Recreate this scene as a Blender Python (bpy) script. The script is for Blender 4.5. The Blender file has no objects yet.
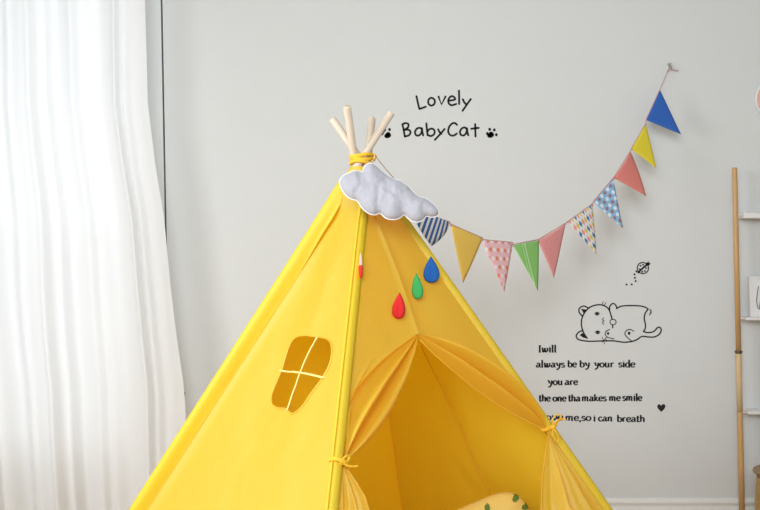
import bpy, bmesh, math, random
from mathutils import Vector, Matrix, noise
from mathutils.geometry import delaunay_2d_cdt
random.seed(4)
C = bpy.context.scene.collection
PI = math.pi
# ---------------------------------------------------------------- camera
H = 1.05; F = 1000.0; CX, CY = 380.0, 255.0
cd = bpy.data.cameras.new('camera'); cam = bpy.data.objects.new('camera', cd); C.objects.link(cam)
cam.location = (0, 0, H); cam.rotation_euler = (PI/2, 0, 0)
cd.sensor_width = 36; cd.lens = 36*F/760; cd.clip_start = .05
bpy.context.scene.camera = cam
def P(x, y, Y): return Vector(((x-CX)/F*Y, Y, H-(y-CY)/F*Y))      # a measured point of the place at depth Y
def px(p): return (CX+F*p.x/p.y, CY+F*(H-p.z)/p.y)
WALL = 3.90
# ---------------------------------------------------------------- materials
def new_mat(name):
    m = bpy.data.materials.new(name); m.use_nodes = True
    nt = m.node_tree; nt.nodes.clear()
    out = nt.nodes.new('ShaderNodeOutputMaterial')
    return m, nt, out
def bump(nt, scale, strength, dist=.002, stretch=None, detail=3):
    tc = nt.nodes.new('ShaderNodeTexCoord'); mp = nt.nodes.new('ShaderNodeMapping')
    if stretch: mp.inputs['Scale'].default_value = stretch
    n = nt.nodes.new('ShaderNodeTexNoise'); n.inputs['Scale'].default_value = scale; n.inputs['Detail'].default_value = detail
    b = nt.nodes.new('ShaderNodeBump'); b.inputs['Strength'].default_value = strength; b.inputs['Distance'].default_value = dist
    nt.links.new(tc.outputs['Object'], mp.inputs[0]); nt.links.new(mp.outputs[0], n.inputs['Vector'])
    nt.links.new(n.outputs['Fac'], b.inputs['Height'])
    return b, n
def mottled(nt, n, col, var):
    mix = nt.nodes.new('ShaderNodeMix'); mix.data_type = 'RGBA'
    mix.inputs['A'].default_value = (*[c*(1-var) for c in col], 1); mix.inputs['B'].default_value = (*[min(1, c*(1+var)) for c in col], 1)
    nt.links.new(n.outputs['Fac'], mix.inputs['Factor'])
    return mix.outputs['Result']
def plain(name, col, rough=.7, scale=30, bs=.1, var=.05, metal=0, stretch=None, dist=.002, sheen=0):
    m, nt, out = new_mat(name)
    b = nt.nodes.new('ShaderNodeBsdfPrincipled'); b.inputs['Roughness'].default_value = rough; b.inputs['Metallic'].default_value = metal
    b.inputs['Sheen Weight'].default_value = sheen
    bp, n = bump(nt, scale, bs, dist, stretch)
    nt.links.new(mottled(nt, n, col, var), b.inputs['Base Color']); nt.links.new(bp.outputs[0], b.inputs['Normal'])
    nt.links.new(b.outputs[0], out.inputs[0]); return m
def cloth(name, col, trans=.3, clear=0., bs=.15, scale=(90, 90, 90), var=.03, tcol=None, gloss=0):
    m, nt, out = new_mat(name)
    bp, n = bump(nt, 8, bs, .002, scale)
    c = mottled(nt, n, col, var)
    d = nt.nodes.new('ShaderNodeBsdfDiffuse'); t = nt.nodes.new('ShaderNodeBsdfTranslucent'); mx = nt.nodes.new('ShaderNodeMixShader')
    nt.links.new(c, d.inputs['Color']); nt.links.new(bp.outputs[0], d.inputs['Normal'])
    if tcol: t.inputs['Color'].default_value = (*tcol, 1)
    else: nt.links.new(c, t.inputs['Color'])
    mx.inputs[0].default_value = trans
    nt.links.new(d.outputs[0], mx.inputs[1]); nt.links.new(t.outputs[0], mx.inputs[2])
    last = mx
    if gloss:
        gl = nt.nodes.new('ShaderNodeBsdfGlossy'); gl.inputs['Roughness'].default_value = .55; m3 = nt.nodes.new('ShaderNodeMixShader'); m3.inputs[0].default_value = gloss
        nt.links.new(bp.outputs[0], gl.inputs['Normal']); nt.links.new(mx.outputs[0], m3.inputs[1]); nt.links.new(gl.outputs[0], m3.inputs[2]); last = m3
    if clear:
        tr = nt.nodes.new('ShaderNodeBsdfTransparent'); m2 = nt.nodes.new('ShaderNodeMixShader'); m2.inputs[0].default_value = clear
        nt.links.new(mx.outputs[0], m2.inputs[1]); nt.links.new(tr.outputs[0], m2.inputs[2]); last = m2
    nt.links.new(last.outputs[0], out.inputs[0]); return m
YEL = (.90, .785, .045)
M = {
 'wall': plain('painted_wall', (.61, .63, .63), .85, 14, .04, .012),
 'ceil': plain('ceiling_paint', (.8, .8, .8), .9, 10, .02, .01),
 'trim': plain('white_trim', (.72, .72, .70), .45, 20, .03, .01),
 'dark': plain('gap_shade', (.05, .045, .04), .9),
 'floor': plain('pale_wood_floor', (.52, .34, .16), .5, 6, .1, .15, stretch=(1, 14, 1)),
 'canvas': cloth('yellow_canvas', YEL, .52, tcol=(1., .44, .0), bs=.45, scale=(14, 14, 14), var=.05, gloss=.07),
 'canvas2': cloth('shaded_doubled_canvas', (.76, .55, .02), .10, tcol=(1., .45, .0), bs=.45, scale=(14, 14, 14), var=.05, gloss=.05),  # doubled sleeve cloth; the light it blocks is painted in as a darker colour
 'ribbon': cloth('yellow_ribbon', (.95, .62, .06), .2),
 'pole': plain('pale_wood', (.64, .54, .43), .5, 12, .1, .10, stretch=(8, 8, 1)),
 'plush': plain('cloud_plush', (.40, .40, .45), .95, 260, .5, .06, dist=.003, sheen=.3),
 'piping': plain('white_piping', (.8, .8, .84), .9, 200, .2),
 'twine': plain('brown_twine', (.30, .17, .10), .9, 400, .4, .4),
 'redtwine': plain('red_and_white_twine', (.55, .30, .27), .9, 500, .4, .6),
 'red': plain('red_felt', (.66, .02, .02), .95, 300, .3, .1),
 'green': plain('green_felt', (.05, .44, .12), .95, 300, .3, .1),
 'blue': plain('blue_felt', (.01, .11, .42), .95, 300, .3, .1),
 'pinkfelt': plain('pink_felt', (.8, .45, .35), .95, 300, .3, .1),
 'vinyl': plain('black_vinyl', (.010, .010, .012), .9, 50, .02),
 'sheer': cloth('white_sheer', (.88, .89, .90), .42, .07, .05, (60, 60, 60), .01),
 'bamboo': plain('honey_wood', (.52, .31, .12), .5, 10, .15, .2, stretch=(6, 6, 1)),
 'bamboo2': plain('pale_honey_wood', (.60, .43, .23), .5, 10, .15, .15, stretch=(6, 6, 1)),
 'collar': plain('dark_brass', (.12, .08, .05), .4, 40, .1, .1, .6),
 'shelf': plain('white_lacquer', (.72, .71, .70), .4, 20, .02, .01),
 'paper': plain('white_mat_board', (.74, .74, .74), .9, 40, .02, .01),
 'ink': plain('grey_ink', (.05, .05, .05), .8, 80, .02, .3),
 'wicker': plain('wicker', (.46, .30, .12), .8, 60, .5, .3),
 'lid': plain('wooden_lid', (.30, .20, .10), .6, 12, .1, .15, stretch=(8, 1, 1)),
 'pink': plain('pink_lacquer', (.66, .35, .30), .6, 20, .02, .04),
 'palerim': plain('pale_blue_rim', (.64, .68, .69), .5, 20, .02, .03),
 'steel': plain('steel', (.5, .5, .5), .3, 40, .02, .02, 1),
 'seam': plain('stitched_seam', (.70, .38, .02), .9, 300, .3, .1),
 'seam2': plain('pale_hem', (.93, .78, .26), .9, 300, .3, .05),
}
def clear_mat(name, rough, gloss):
    m, nt, out = new_mat(name)
    t = nt.nodes.new('ShaderNodeBsdfTransparent'); g = nt.nodes.new('ShaderNodeBsdfGlossy'); g.inputs['Roughness'].default_value = rough
    x = nt.nodes.new('ShaderNodeMixShader'); x.inputs[0].default_value = gloss
    nt.links.new(t.outputs[0], x.inputs[1]); nt.links.new(g.outputs[0], x.inputs[2]); nt.links.new(x.outputs[0], out.inputs[0]); return m
M['glass'] = clear_mat('window_glass', .02, .06)
M['clearhook'] = clear_mat('clear_plastic', .15, .35)
# ---------------------------------------------------------------- object helpers
def obj(name, bm, mat, parent=None, smooth=True, recalc=True):
    if recalc: bmesh.ops.recalc_face_normals(bm, faces=bm.faces)
    me = bpy.data.meshes.new(name); bm.to_mesh(me); bm.free()
    for p in me.polygons: p.use_smooth = smooth
    for m in (mat if isinstance(mat, list) else [mat]): me.materials.append(m)
    o = bpy.data.objects.new(name, me); C.objects.link(o)
    if parent is not None:
        o.parent = parent; o.matrix_parent_inverse = Matrix.Translation(-parent.location) if parent.type == 'EMPTY' else Matrix()
    return o
def struct(name, bm, mat, parent=None, smooth=False):
    o = obj(name, bm, mat, parent, smooth)
    if parent is None: o['kind'] = 'structure'
    return o
def tag(o, label, cat, group=None):
    o['label'] = label; o['category'] = cat
    if group: o['group'] = group
    return o
def thing(name, label, cat, loc, group=None):
    o = bpy.data.objects.new(name, None); C.objects.link(o); o.location = loc; o.empty_display_size = .1
    return tag(o, label, cat, group)
def box(bm, x0, x1, y0, y1, z0, z1, mi=0):
    v = [bm.verts.new((x, y, z)) for z in (z0, z1) for y in (y0, y1) for x in (x0, x1)]
    for f in ((0, 2, 3, 1), (4, 5, 7, 6), (0, 1, 5, 4), (2, 6, 7, 3), (1, 3, 7, 5), (0, 4, 6, 2)):
        bm.faces.new([v[i] for i in f]).material_index = mi
def bevel(bm, w, s=2): bmesh.ops.bevel(bm, geom=bm.edges[:], offset=w, segments=s, affect='EDGES', profile=.6)
def tube(bm, pts, r, n=10, caps=True, closed=False, flat=1., mi=0):
    """tube along pts; r number or list; flat squashes the section"""
    pts = [Vector(p) for p in pts]; rings = []; N = len(pts); prev = None
    for i, p in enumerate(pts):
        if closed: d = pts[(i+1) % N]-pts[i-1]
        else: d = pts[min(i+1, N-1)]-pts[max(i-1, 0)]
        d.normalize()
        if prev is None:
            a = Vector((0, 0, 1)) if abs(d.z) < .9 else Vector((1, 0, 0)); u = d.cross(a).normalized()
        else: u = (prev-d*prev.dot(d)).normalized()
        prev = u; w = d.cross(u); rr = r[i] if isinstance(r, (list, tuple)) else r
        rings.append([bm.verts.new(p+u*math.cos(2*PI*k/n)*rr+w*math.sin(2*PI*k/n)*rr*flat) for k in range(n)])
    for i in range(N if closed else N-1):
        a, b = rings[i], rings[(i+1) % N]
        for k in range(n): bm.faces.new((a[k], a[(k+1) % n], b[(k+1) % n], b[k])).material_index = mi
    if caps and not closed:
        for rg in (rings[0], rings[-1]): bm.faces.new(rg).material_index = mi
def lathe(bm, prof, c, n=32, axis='Z'):
    rings = []
    for r, h in prof:
        if r < 1e-6:
            rings.append([bm.verts.new(Vector(c)+(Vector((0, 0, h)) if axis == 'Z' else Vector((0, h, 0))))])
        else:
            rg = []
            for k in range(n):
                a = 2*PI*k/n
                v = Vector((r*math.cos(a), r*math.sin(a), h)) if axis == 'Z' else Vector((r*math.cos(a), h, r*math.sin(a)))
                rg.append(bm.verts.new(Vector(c)+v))
            rings.append(rg)
    for a, b in zip(rings, rings[1:]):
        for k in range(n):
            k2 = (k+1) % n
            if len(a) == 1 and len(b) > 1: bm.faces.new((a[0], b[k], b[k2]))
            elif len(b) == 1 and len(a) > 1: bm.faces.new((a[k], a[k2], b[0]))
            elif len(a) > 1: bm.faces.new((a[k], a[k2], b[k2], b[k]))
def catmull(pts, n=8, closed=False):
    out = []; N = len(pts); pts = [tuple(p) for p in pts]; D = len(pts[0])
    for i in range(N if closed else N-1):
        g = lambda j: pts[j % N] if closed else pts[max(0, min(N-1, j))]
        a, b, c, d = g(i-1), g(i), g(i+1), g(i+2)
        for k in range(n):
            t = k/n
            out.append(tuple(.5*((2*b[q])+(-a[q]+c[q])*t+(2*a[q]-5*b[q]+4*c[q]-d[q])*t*t+(-a[q]+3*b[q]-3*c[q]+d[q])*t**3) for q in range(D)))
    if not closed: out.append(pts[-1])
    return out
def interp(tab, x):
    if x <= tab[0][0]: return tab[0][1]
    for (a, va), (b, vb) in zip(tab, tab[1:]):
        if x <= b: return va+(vb-va)*(x-a)/(b-a)
    return tab[-1][1]
def sm(a, b, x):
    t = max(0, min(1, (x-a)/(b-a))); return t*t*(3-2*t)
# ---------------------------------------------------------------- the room
XL, XR, CEIL = -3.0, 3.0, 2.75
seamX = lambda z: interp([(0, -.795), (.94, -.832), (2.04, -.852), (2.75, -.865)], z)     # the leaning joint in the back wall
def wall_slab(bm, left, right, y0, y1, zs):
    """slab whose left / right borders are functions of height"""
    rows = []
    for z in zs: rows.append([bm.verts.new(v) for v in ((left(z), y0, z), (right(z), y0, z), (right(z), y1, z), (left(z), y1, z))])
    for a, b in zip(rows, rows[1:]):
        for k in range(4): bm.faces.new((a[k], a[(k+1) % 4], b[(k+1) % 4], b[k]))
    bm.faces.new(rows[0]); bm.faces.new(rows[-1])
zs = [0, .5, .94, 1.5, 2.04, CEIL]
bm = bmesh.new(); wall_slab(bm, lambda z: seamX(z)+.0035, lambda z: XR, WALL, WALL+.10, zs); struct('wall_back', bm, M['wall'])
bm = bmesh.new()
WX0, WX1, WZ0, WZ1 = -2.35, -.93, .3, 2.55
wall_slab(bm, lambda z: WX1, lambda z: seamX(z)-.0035, WALL, WALL+.10, zs)
box(bm, XL, WX0, WALL, WALL+.10, 0, CEIL); box(bm, WX0, WX1, WALL, WALL+.10, 0, WZ0); box(bm, WX0, WX1, WALL, WALL+.10, WZ1, CEIL)
struct('wall_back_left', bm, M['wall'])
bm = bmesh.new(); box(bm, -.95, -.72, WALL+.10, WALL+.14, 0, CEIL); struct('gap_shade_backing', bm, M['dark'])  # dark sheet behind the wall joint, painted to stand in for its shade
bm = bmesh.new(); box(bm, XL, XR, -1.2, WALL+.1, -.08, 0); struct('floor', bm, M['floor'])
bm = bmesh.new(); box(bm, XL, XR, -1.2, WALL+.1, CEIL, CEIL+.08); struct('ceiling', bm, M['ceil'])
bm = bmesh.new(); box(bm, XL-.1, XL, -1.2, WALL+.1, 0, CEIL); struct('wall_left', bm, M['wall'])
bm = bmesh.new(); box(bm, XR, XR+.1, -1.2, WALL+.1, 0, CEIL); struct('wall_right', bm, M['wall'])
def baseboard(name, x0, x1):
    bm = bmesh.new()
    prof = [(0, .0), (.018, 0), (.018, .062), (.012, .066), (.007, .070), (.007, .076), (.012, .080), (.014, .088), (.012, .094), (.008, .101), (.003, .103), (0, .103)]
    ra = [bm.verts.new((x0, WALL-d, z)) for d, z in prof]; rb = [bm.verts.new((x1, WALL-d, z)) for d, z in prof]
    for k in range(len(prof)):
        k2 = (k+1) % len(prof); bm.faces.new((ra[k], ra[k2], rb[k2], rb[k]))
    bm.faces.new(ra); bm.faces.new(rb); struct(name, bm, M['trim'])
baseboard('baseboard_back', -.785, XR); baseboard('baseboard_back_left', XL, -.812)
# window in the back wall behind the curtain
win = bpy.data.objects.new('window_1', None); C.objects.link(win); win.location = (0, WALL, WZ0); win['kind'] = 'structure'
bm = bmesh.new(); t = .05
box(bm, WX0, WX0+t, WALL, WALL+.07, WZ0, WZ1); box(bm, WX1-t, WX1, WALL, WALL+.07, WZ0, WZ1)
box(bm, WX0+t, WX1-t, WALL, WALL+.07, WZ0, WZ0+t); box(bm, WX0+t, WX1-t, WALL, WALL+.07, WZ1-t, WZ1)
mx = (WX0+WX1)/2; box(bm, mx-.025, mx+.025, WALL+.02, WALL+.06, WZ0+t, WZ1-t); box(bm, WX0+t, mx-.025, WALL+.02, WALL+.06, 1.0, 1.04); box(bm, mx+.025, WX1-t, WALL+.02, WALL+.06, 1.0, 1.04)
struct('window_frame', bm, M['trim'], win)
bm = bmesh.new(); box(bm, WX0+t, WX1-t, WALL+.038, WALL+.042, WZ0+t, WZ1-t); struct('pane', bm, M['glass'], win)
# ---------------------------------------------------------------- curtain
cur = thing('sheer_curtain', 'white sheer floor length curtain hanging in soft folds at the left', 'curtain', (-1.4, 3.7, 0))
bm = bmesh.new(); NU, NZ = 420, 36; grid = []
edge = [(0, -.705), (.1, -.712), (.447, -.733), (.548, -.738), (.734, -.765), (.93, -.789), (1.18, -.812), (1.40, -.848), (1.615, -.874), (2.0, -.882), (2.6, -.890)]
ph = [random.random()*6.28 for _ in range(8)]
folds = [(.10, .011, 1.), (.165, .012, -1.), (.30, .010, 1), (.335, .02, -1.3), (.36, .010, 1.2), (.47, .013, -1.), (.52, .01, .9), (.60, .012, -1), (.66, .02, 1.), (.745, .006, -1.3), (.80, .016, 1.), (.835, .008, -.9), (.89, .02, .8), (.935, .01, -1.), (.975, .010, .8)]
for j in range(NZ+1):
    z = .02+(2.52-.02)*j/NZ; xr = interp(edge, z); row = []
    for i in range(NU+1):
        u = i/NU; xl = -2.62+(xr+.885)*.9
        x = xl+(xr-xl)*u
        g = .35+.65*sm(0, .5, 2.6-z)
        w = u + .012*math.sin(z*1.3+ph[0]) + .006*math.sin(z*2.9+u*9)
        y = .010*math.sin(w*31+ph[1])+.006*math.sin(w*53+ph[2]+z*.5)+.006*math.sin(w*133+ph[3])
        for c, s, a in folds: y += a*.030*math.exp(-((w-c)/s)**2)*(.75+.25*math.sin(z*1.1+c*20))
        x += .010*math.sin(w*76+ph[4])
        row.append(bm.verts.new((x, 3.72+y*g, z)))
    grid.append(row)
for a, b in zip(grid, grid[1:]):
    for i in range(NU): bm.faces.new((a[i], a[i+1], b[i+1], b[i]))
obj('fabric', bm, M['sheer'], cur)
bm = bmesh.new(); tube(bm, [(-2.75, 3.72, 2.55), (-.72, 3.72, 2.55)], .014, 12); obj('curtain_rod', bm, M['steel'], cur)
for x in (-2.72, -.76):
    bm = bmesh.new(); tube(bm, [(x, 3.72, 2.55), (x, WALL, 2.55)], .008, 8); obj('rod_bracket', bm, M['steel'], cur)
bm = bmesh.new(); bmesh.ops.create_uvsphere(bm, u_segments=12, v_segments=8, radius=.006, matrix=Matrix.Translation(P(183.5, 393.5, WALL-.003)))
tag(obj('wall_nail', bm, M['collar']), 'tiny dark nail in the wall by the right edge of the sheer curtain', 'nail')
# ---------------------------------------------------------------- play tent: four slanted poles that cross at the top
D = 2.65; ZC = H+(CY-161)/F*D; K = .708
def pole_line(tip, bot, dy, off):
    k = dy*K
    def at(x, y):
        c = (y-CY)/F; Y = (D+off+k*(ZC-H))/(1-c*k); return P(x, y, Y)
    a, b = at(*tip), at(*bot)
    return lambda z: a+(b-a)*((z-a.z)/(b.z-a.z)), a
LP, Lt = pole_line((391.5, 112.5), (136, 510), .122, -.0135)
RP, Rt = pole_line((332.2, 119), (607, 510), -.122, .0135)
NP, Nt = pole_line((372, 119), (331, 510), -.99, 0)
FP, Ft = pole_line((347, 106.5), (403, 510), .99, 0)
tent = thing('play_tent', 'yellow canvas teepee play tent with tied back door flaps and a small window', 'play tent', (LP(0)+RP(0)+NP(0)+FP(0))/4)
for fn, tip in ((LP, Lt), (RP, Rt), (NP, Nt), (FP, Ft)):
    bm = bmesh.new(); r = .0103; tz = tip.z+.0; b = fn(.003)
    pts = [fn(.003), fn(.4), fn(.9), fn(tz-.0015), fn(tz)]
    tube(bm, pts, [r, r, r, r, r*.88], 16); obj('pole', bm, M['pole'], tent)
class Face:
    def __init__(s, A, B):
        s.A, s.B = A, B
        n = (B(.5)-A(.5)).cross(A(1.)-A(.2)); n.normalize()
        mid = (A(.5)+B(.5))/2; ctr = (LP(.5)+RP(.5)+NP(.5)+FP(.5))/4
        if n.dot(mid-ctr) < 0: n = -n
        s.n = n
    def at(s, a, z, n=0): return s.A(z).lerp(s.B(z), a)+s.n*n
    def w(s, z): return (s.B(z)-s.A(z)).length
    def inv(s, x, y, off=0):
        z = .8
        for _ in range(60):
            pa, pb = s.at(0, z, off), s.at(1, z, off); xa, xb = px(pa)[0], px(pb)[0]
            a = (x-xa)/(xb-xa)
            a = max(-.5, min(1.5, a)); q = s.at(a, z, off)
            z += .8*((H-(y-CY)/F*q.y)-q.z)
        return a, z
OUT = .012
side, door, backl, backr = Face(LP, NP), Face(NP, RP), Face(LP, FP), Face(FP, RP)
ZTOP = 1.262; ZB = .008
def wrinkle(p, a=.004):
    q = Vector((p.x*5, p.y*5, p.z*1.7)); r = Vector((p.x*16+p.z*6, p.y*16, p.z*5))
    return a*(noise.noise(q)+.35*noise.noise(r))
# sleeve wrapped round a pole: section (along the face, out of the face) in cm
def sleeve(bm, face, rev, prof, zt=ZTOP, zb=ZB, n=60, mi=0, wob=0):
    rows = []
    for j in range(n+1):
        z = zt+(zb-zt)*j/n; o = face.B(z) if rev else face.A(z)
        t = (face.A(z)-face.B(z)).normalized() if rev else (face.B(z)-face.A(z)).normalized()
        w = face.w(z); k = min(1, w/.16) if prof is not PROF_L else LEFT(z)/.024; row = []
        for (a, b) in prof:
            aa, bb = a*(k if a > 0 else max(k, .75)), b*(max(k, .7) if b > 0 else min(1, w/.3))
            dd = math.hypot(aa, bb)
            if prof is PROF_L and w < .14 and aa > 0: bb = max(bb, 1.5-aa*.5)*(1-sm(.07, .14, w))+bb*sm(.07, .14, w) if bb > -1.8 else bb
            dd = math.hypot(aa, bb)
            if 1e-6 < dd < 1.30 and bb > -.9: aa, bb = aa*1.30/dd, bb*1.30/dd
            p = o+t*(aa*.01)+face.n*(bb*.01)
            if a > 2 or b > 2: p += face.n*wrinkle(p*2, wob)
            row.append(bm.verts.new(p))
        rows.append(row)
    for a, b in zip(rows, rows[1:]):
        for i in range(len(prof)-1): bm.faces.new((a[i], a[i+1], b[i+1], b[i])).material_index = mi
PROF_L = catmull([(.8, -1.5), (-.6, -1.6), (-1.8, -1.1), (-2.3, -.1), (-1.8, .95), (-.8, 1.5), (.35, 1.5), (1.2, .9), (1.75, -.2), (2.1, -1.1), (2.4, -1.7)], 3)
PROF_N = catmull([(1.2, -1.2), (0, -1.35), (-1.15, -.8), (-1.45, .2), (-1.0, 1.1), (.2, 1.45), (1.1, 1.15), (1.5, .3), (1.8, -.1), (2.3, .35)], 3)
PROF_R = catmull([(1.2, -1.2), (0, -1.35), (-1.15, -.8), (-1.4, .2), (-.9, 1.05), (.2, 1.35), (1.0, .95), (1.6, .35)], 3)
# --- side panel with the window opening
wpx = [(295.6, 340.5), (304.2, 336), (318, 336.5), (327, 337.8), (332, 341.5), (333.3, 350), (331.5, 362), (325.5, 377), (314, 396), (306, 408), (300, 414), (296, 412.5), (291, 408.5), (283.5, 407.6), (277, 404.5), (275, 400), (275.7, 392), (283.7, 369.6), (290, 352)]
def side_inv(x, y):
    off = 0
    for _ in range(8): a, z = side.inv(x, y, off); off = side_n(a*side.w(z), z)
    return a, z
def side_n(s, z):
    """how far the cloth stands off the plane of the two poles"""
    w = side.w(z); a = s/max(w, 1e-4)
    d0 = s; d1 = w-s
    a = max(0, min(1, a)); l = min(.024, .36*w)/max(w, 1e-3); k = max(0, (a-l)/(1-l))
    top = .011*(1-sm(.07, .14, w)); deep = sm(.07, .35, w)
    n = .0035+top*(1-k) - (.0205*sm(.07, .14, w)+.010*deep*(1-math.exp(-(s-.024)/.018)))*(1-k)**1.2 - .008*math.sin(PI*k)*deep
    n += .005*math.exp(-((d1-.05)/.02)**2)*0
    return n
LEFT = lambda z: min(.024, .36*side.w(z))
wloop = [side_inv(x, y) for x, y in wpx]
wl2 = catmull([(a*side.w(z), z) for a, z in wloop], 4, True)
def side_p(s, z):
    w = side.w(z); p = side.at(s/max(w, 1e-4), z, 0); e = math.sin(PI*max(0, min(1, (s-LEFT(z))/max(w-LEFT(z), 1e-4))))
    k = min(1, (w/.3))
    # long soft creases that run parallel to the left pole and above the window
    cr = .0045*math.sin(9*(s/w)+2.4*z)*e + .005*math.exp(-((s/w-.55-.25*(z-.8))/.035)**2)*sm(.62, .95, z)*sm(1.25, 1.0, z)
    return p+side.n*(side_n(s, z)+wrinkle(p, .013)*e+.0012*noise.noise(Vector((p.x*40+p.z*22, p.y*40, p.z*9)))*e+cr*k)
pts = []; edges = []
ZN = 70
LEFT = lambda z: min(.024, .36*side.w(z)); RIGHT = lambda z: side.w(z)
ringL = []; 
for j in range(ZN+1):
    z = ZTOP+(ZB-ZTOP)*j/ZN; l, r = LEFT(z), RIGHT(z); n = max(2, int((r-l)/.016))
    for i in range(n+1):
        q = (l+(r-l)*i/n, z)
        if 0 < i < n and 0 < j < ZN:
            if min((q[0]-b[0])**2+(q[1]-b[1])**2 for b in wl2) < .008**2: continue
        pts.append(q)
bnd = [(LEFT(ZTOP), ZTOP), (RIGHT(ZTOP), ZTOP), (RIGHT(ZB), ZB), (LEFT(ZB), ZB)]
k0 = len(pts); pts += wl2; edges = [(k0+i, k0+(i+1) % len(wl2)) for i in range(len(wl2))]
def inpoly(p, poly):
    c = False; x, y = p
    for i in range(len(poly)):
        (x1, y1), (x2, y2) = poly[i], poly[i-1]
        if (y1 > y) != (y2 > y) and x < (x2-x1)*(y-y1)/(y2-y1)+x1: c = not c
    return c
V, E_, Fc, *_ = delaunay_2d_cdt([Vector(p) for p in pts], edges, [], 0, 1e-5)
bm = bmesh.new(); vs = [bm.verts.new(side_p(v[0], v[1])) for v in V]
for f in Fc:
    c = sum((Vector(V[i]) for i in f), Vector((0, 0)))/len(f)
    if not inpoly(c, wl2) and c[0] > LEFT(c[1])-1e-4 and c[0] < RIGHT(c[1])+1e-4:
        try: bm.faces.new([vs[i] for i in f])
        except ValueError: pass
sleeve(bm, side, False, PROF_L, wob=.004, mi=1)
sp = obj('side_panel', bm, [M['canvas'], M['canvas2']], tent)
# hems and crossbars of the window
wf = bmesh.new(); tube(wf, [side_p(s, z)+side.n*.001 for s, z in wl2], .0026, 8, closed=True, flat=.8)
o = obj('window_hem', wf, M['canvas'], sp)
def side_path(lst):
    out = []
    for x, y in catmull(lst, 6):
        a, z = side_inv(x, y); out.append(side_p(a*side.w(z), z)+side.n*.002)
    return out
for nm, lst in (('window_upright', [(320.5, 336.5), (315, 347), (308.5, 361), (304, 374), (300, 389), (293, 411)]), ('window_crossbar', [(283, 369.5), (292, 371), (304, 372.5), (315, 374.5), (326.5, 377.5)])):
    bm = bmesh.new(); tube(bm, side_path(lst), .0066, 8, flat=.35); obj(nm, bm, M['seam2'], sp)
# seam stitched down the left sleeve
bm = bmesh.new()
tube(bm, [side_p(LEFT(z)+.001, z)+side.n*.001 for z in [ZTOP-.02-(ZTOP-.03-ZB)*j/50 for j in range(51)]], .0006, 6); obj('stitched_seam', bm, M['canvas'], sp)
# --- back panels
SB = [backr.inv(x, y, -.0) for x, y in ((425, 345), (428, 353), (447, 388), (470, 432), (487, 466), (501, 490), (512, 512))]
def back_panel(face, seam=None):
    bm = bmesh.new(); rows = []; n = 44
    for j in range(61):
        z = ZTOP+(ZB-ZTOP)*j/60; row = []
        for i in range(n+1):
            a = i/n; p = face.at(a, z, .006)-face.n*.024*(sm(.5, 1, a) if face is backl else sm(.5, 0, a)); e = math.sin(PI*a)
            q_ = p+face.n*(.004+e*(.004+wrinkle(p, .016)))
            if j == 60: q_.z = .002
            row.append(bm.verts.new(q_))
        rows.append(row)
    for a, b in zip(rows, rows[1:]):
        for i in range(n): bm.faces.new((a[i], a[i+1], b[i+1], b[i]))
    o = obj('back_panel', bm, M['canvas'], tent)
    return o
back_panel(backl); br = back_panel(backr)
bm = bmesh.new(); tube(bm, [backr.at(a, z, .004-.024*sm(.5, 0, a)+0*a) for a, z in catmull(SB, 5)], .0020, 8, flat=.6); obj('stitched_seam', bm, M['seam'], br)
# --- door panel
aS, zS = door.inv(413, 335, .006); aN, zN = door.inv(344, 461, .006); aR, zR = door.inv(552, 427, .006)
seam_tab = sorted([(z, a) for a, z in (door.inv(x, y, .006) for x, y in ((371, 205), (376.6, 221), (387, 250), (395.5, 274), (404, 301), (411, 328), (413, 335)))])
seam_tab = [(zS, aS)]+[t for t in seam_tab if t[0] > zS+.005]
aR = min(aR, 1-.018/door.w(zR))
bm = bmesh.new()
def grid_faces(rows):
    for a, b in zip(rows, rows[1:]):
        for i in range(len(a)-1): 
            try: bm.faces.new((a[i], a[i+1], b[i+1], b[i]))
            except ValueError: pass
A0 = lambda z: .023*min(1, door.w(z)/.16)/door.w(z)        # where the pole sleeves end
A1 = lambda z: 1-.016*min(1, door.w(z)/.16)/door.w(z)
def door_p(a, z, n=0):
    e = math.sin(PI*max(0, min(1, a))); p = door.at(a, z)
    return p+door.n*(.0035+n+e*(.004*min(1, door.w(z)/.2)+wrinkle(p, .014)))
rows = []; seam_pts = []
for j in range(33):
    z = ZTOP+(zS-ZTOP)*j/32; s = interp(seam_tab, z); l, r = A0(z), A1(z); s = min(max(s, l+.1*(r-l)), r-.1*(r-l))
    cols = [l+(s-l)*i/12 for i in range(12)]+[s-.004, s, s+.004]+[s+(r-s)*i/14 for i in range(1, 15)]
    row = []
    for a in cols:
        d = (a-s)*door.w(z); n = .006*math.exp(-(max(0, d)/.012)**2)*(1 if d > -.001 else math.exp(-(d/.004)**2))*sm(ZTOP, ZTOP-.12, z)
        row.append(bm.verts.new(door_p(a, z, n)))
    seam_pts.append(door_p(s-.004, z, .0015)); rows.append(row)
grid_faces(rows)
def bez(S, Cc, T, t): return tuple(S[q]*(1-t)**2+2*Cc[q]*t*(1-t)+T[q]*t*t for q in (0, 1))
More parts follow.
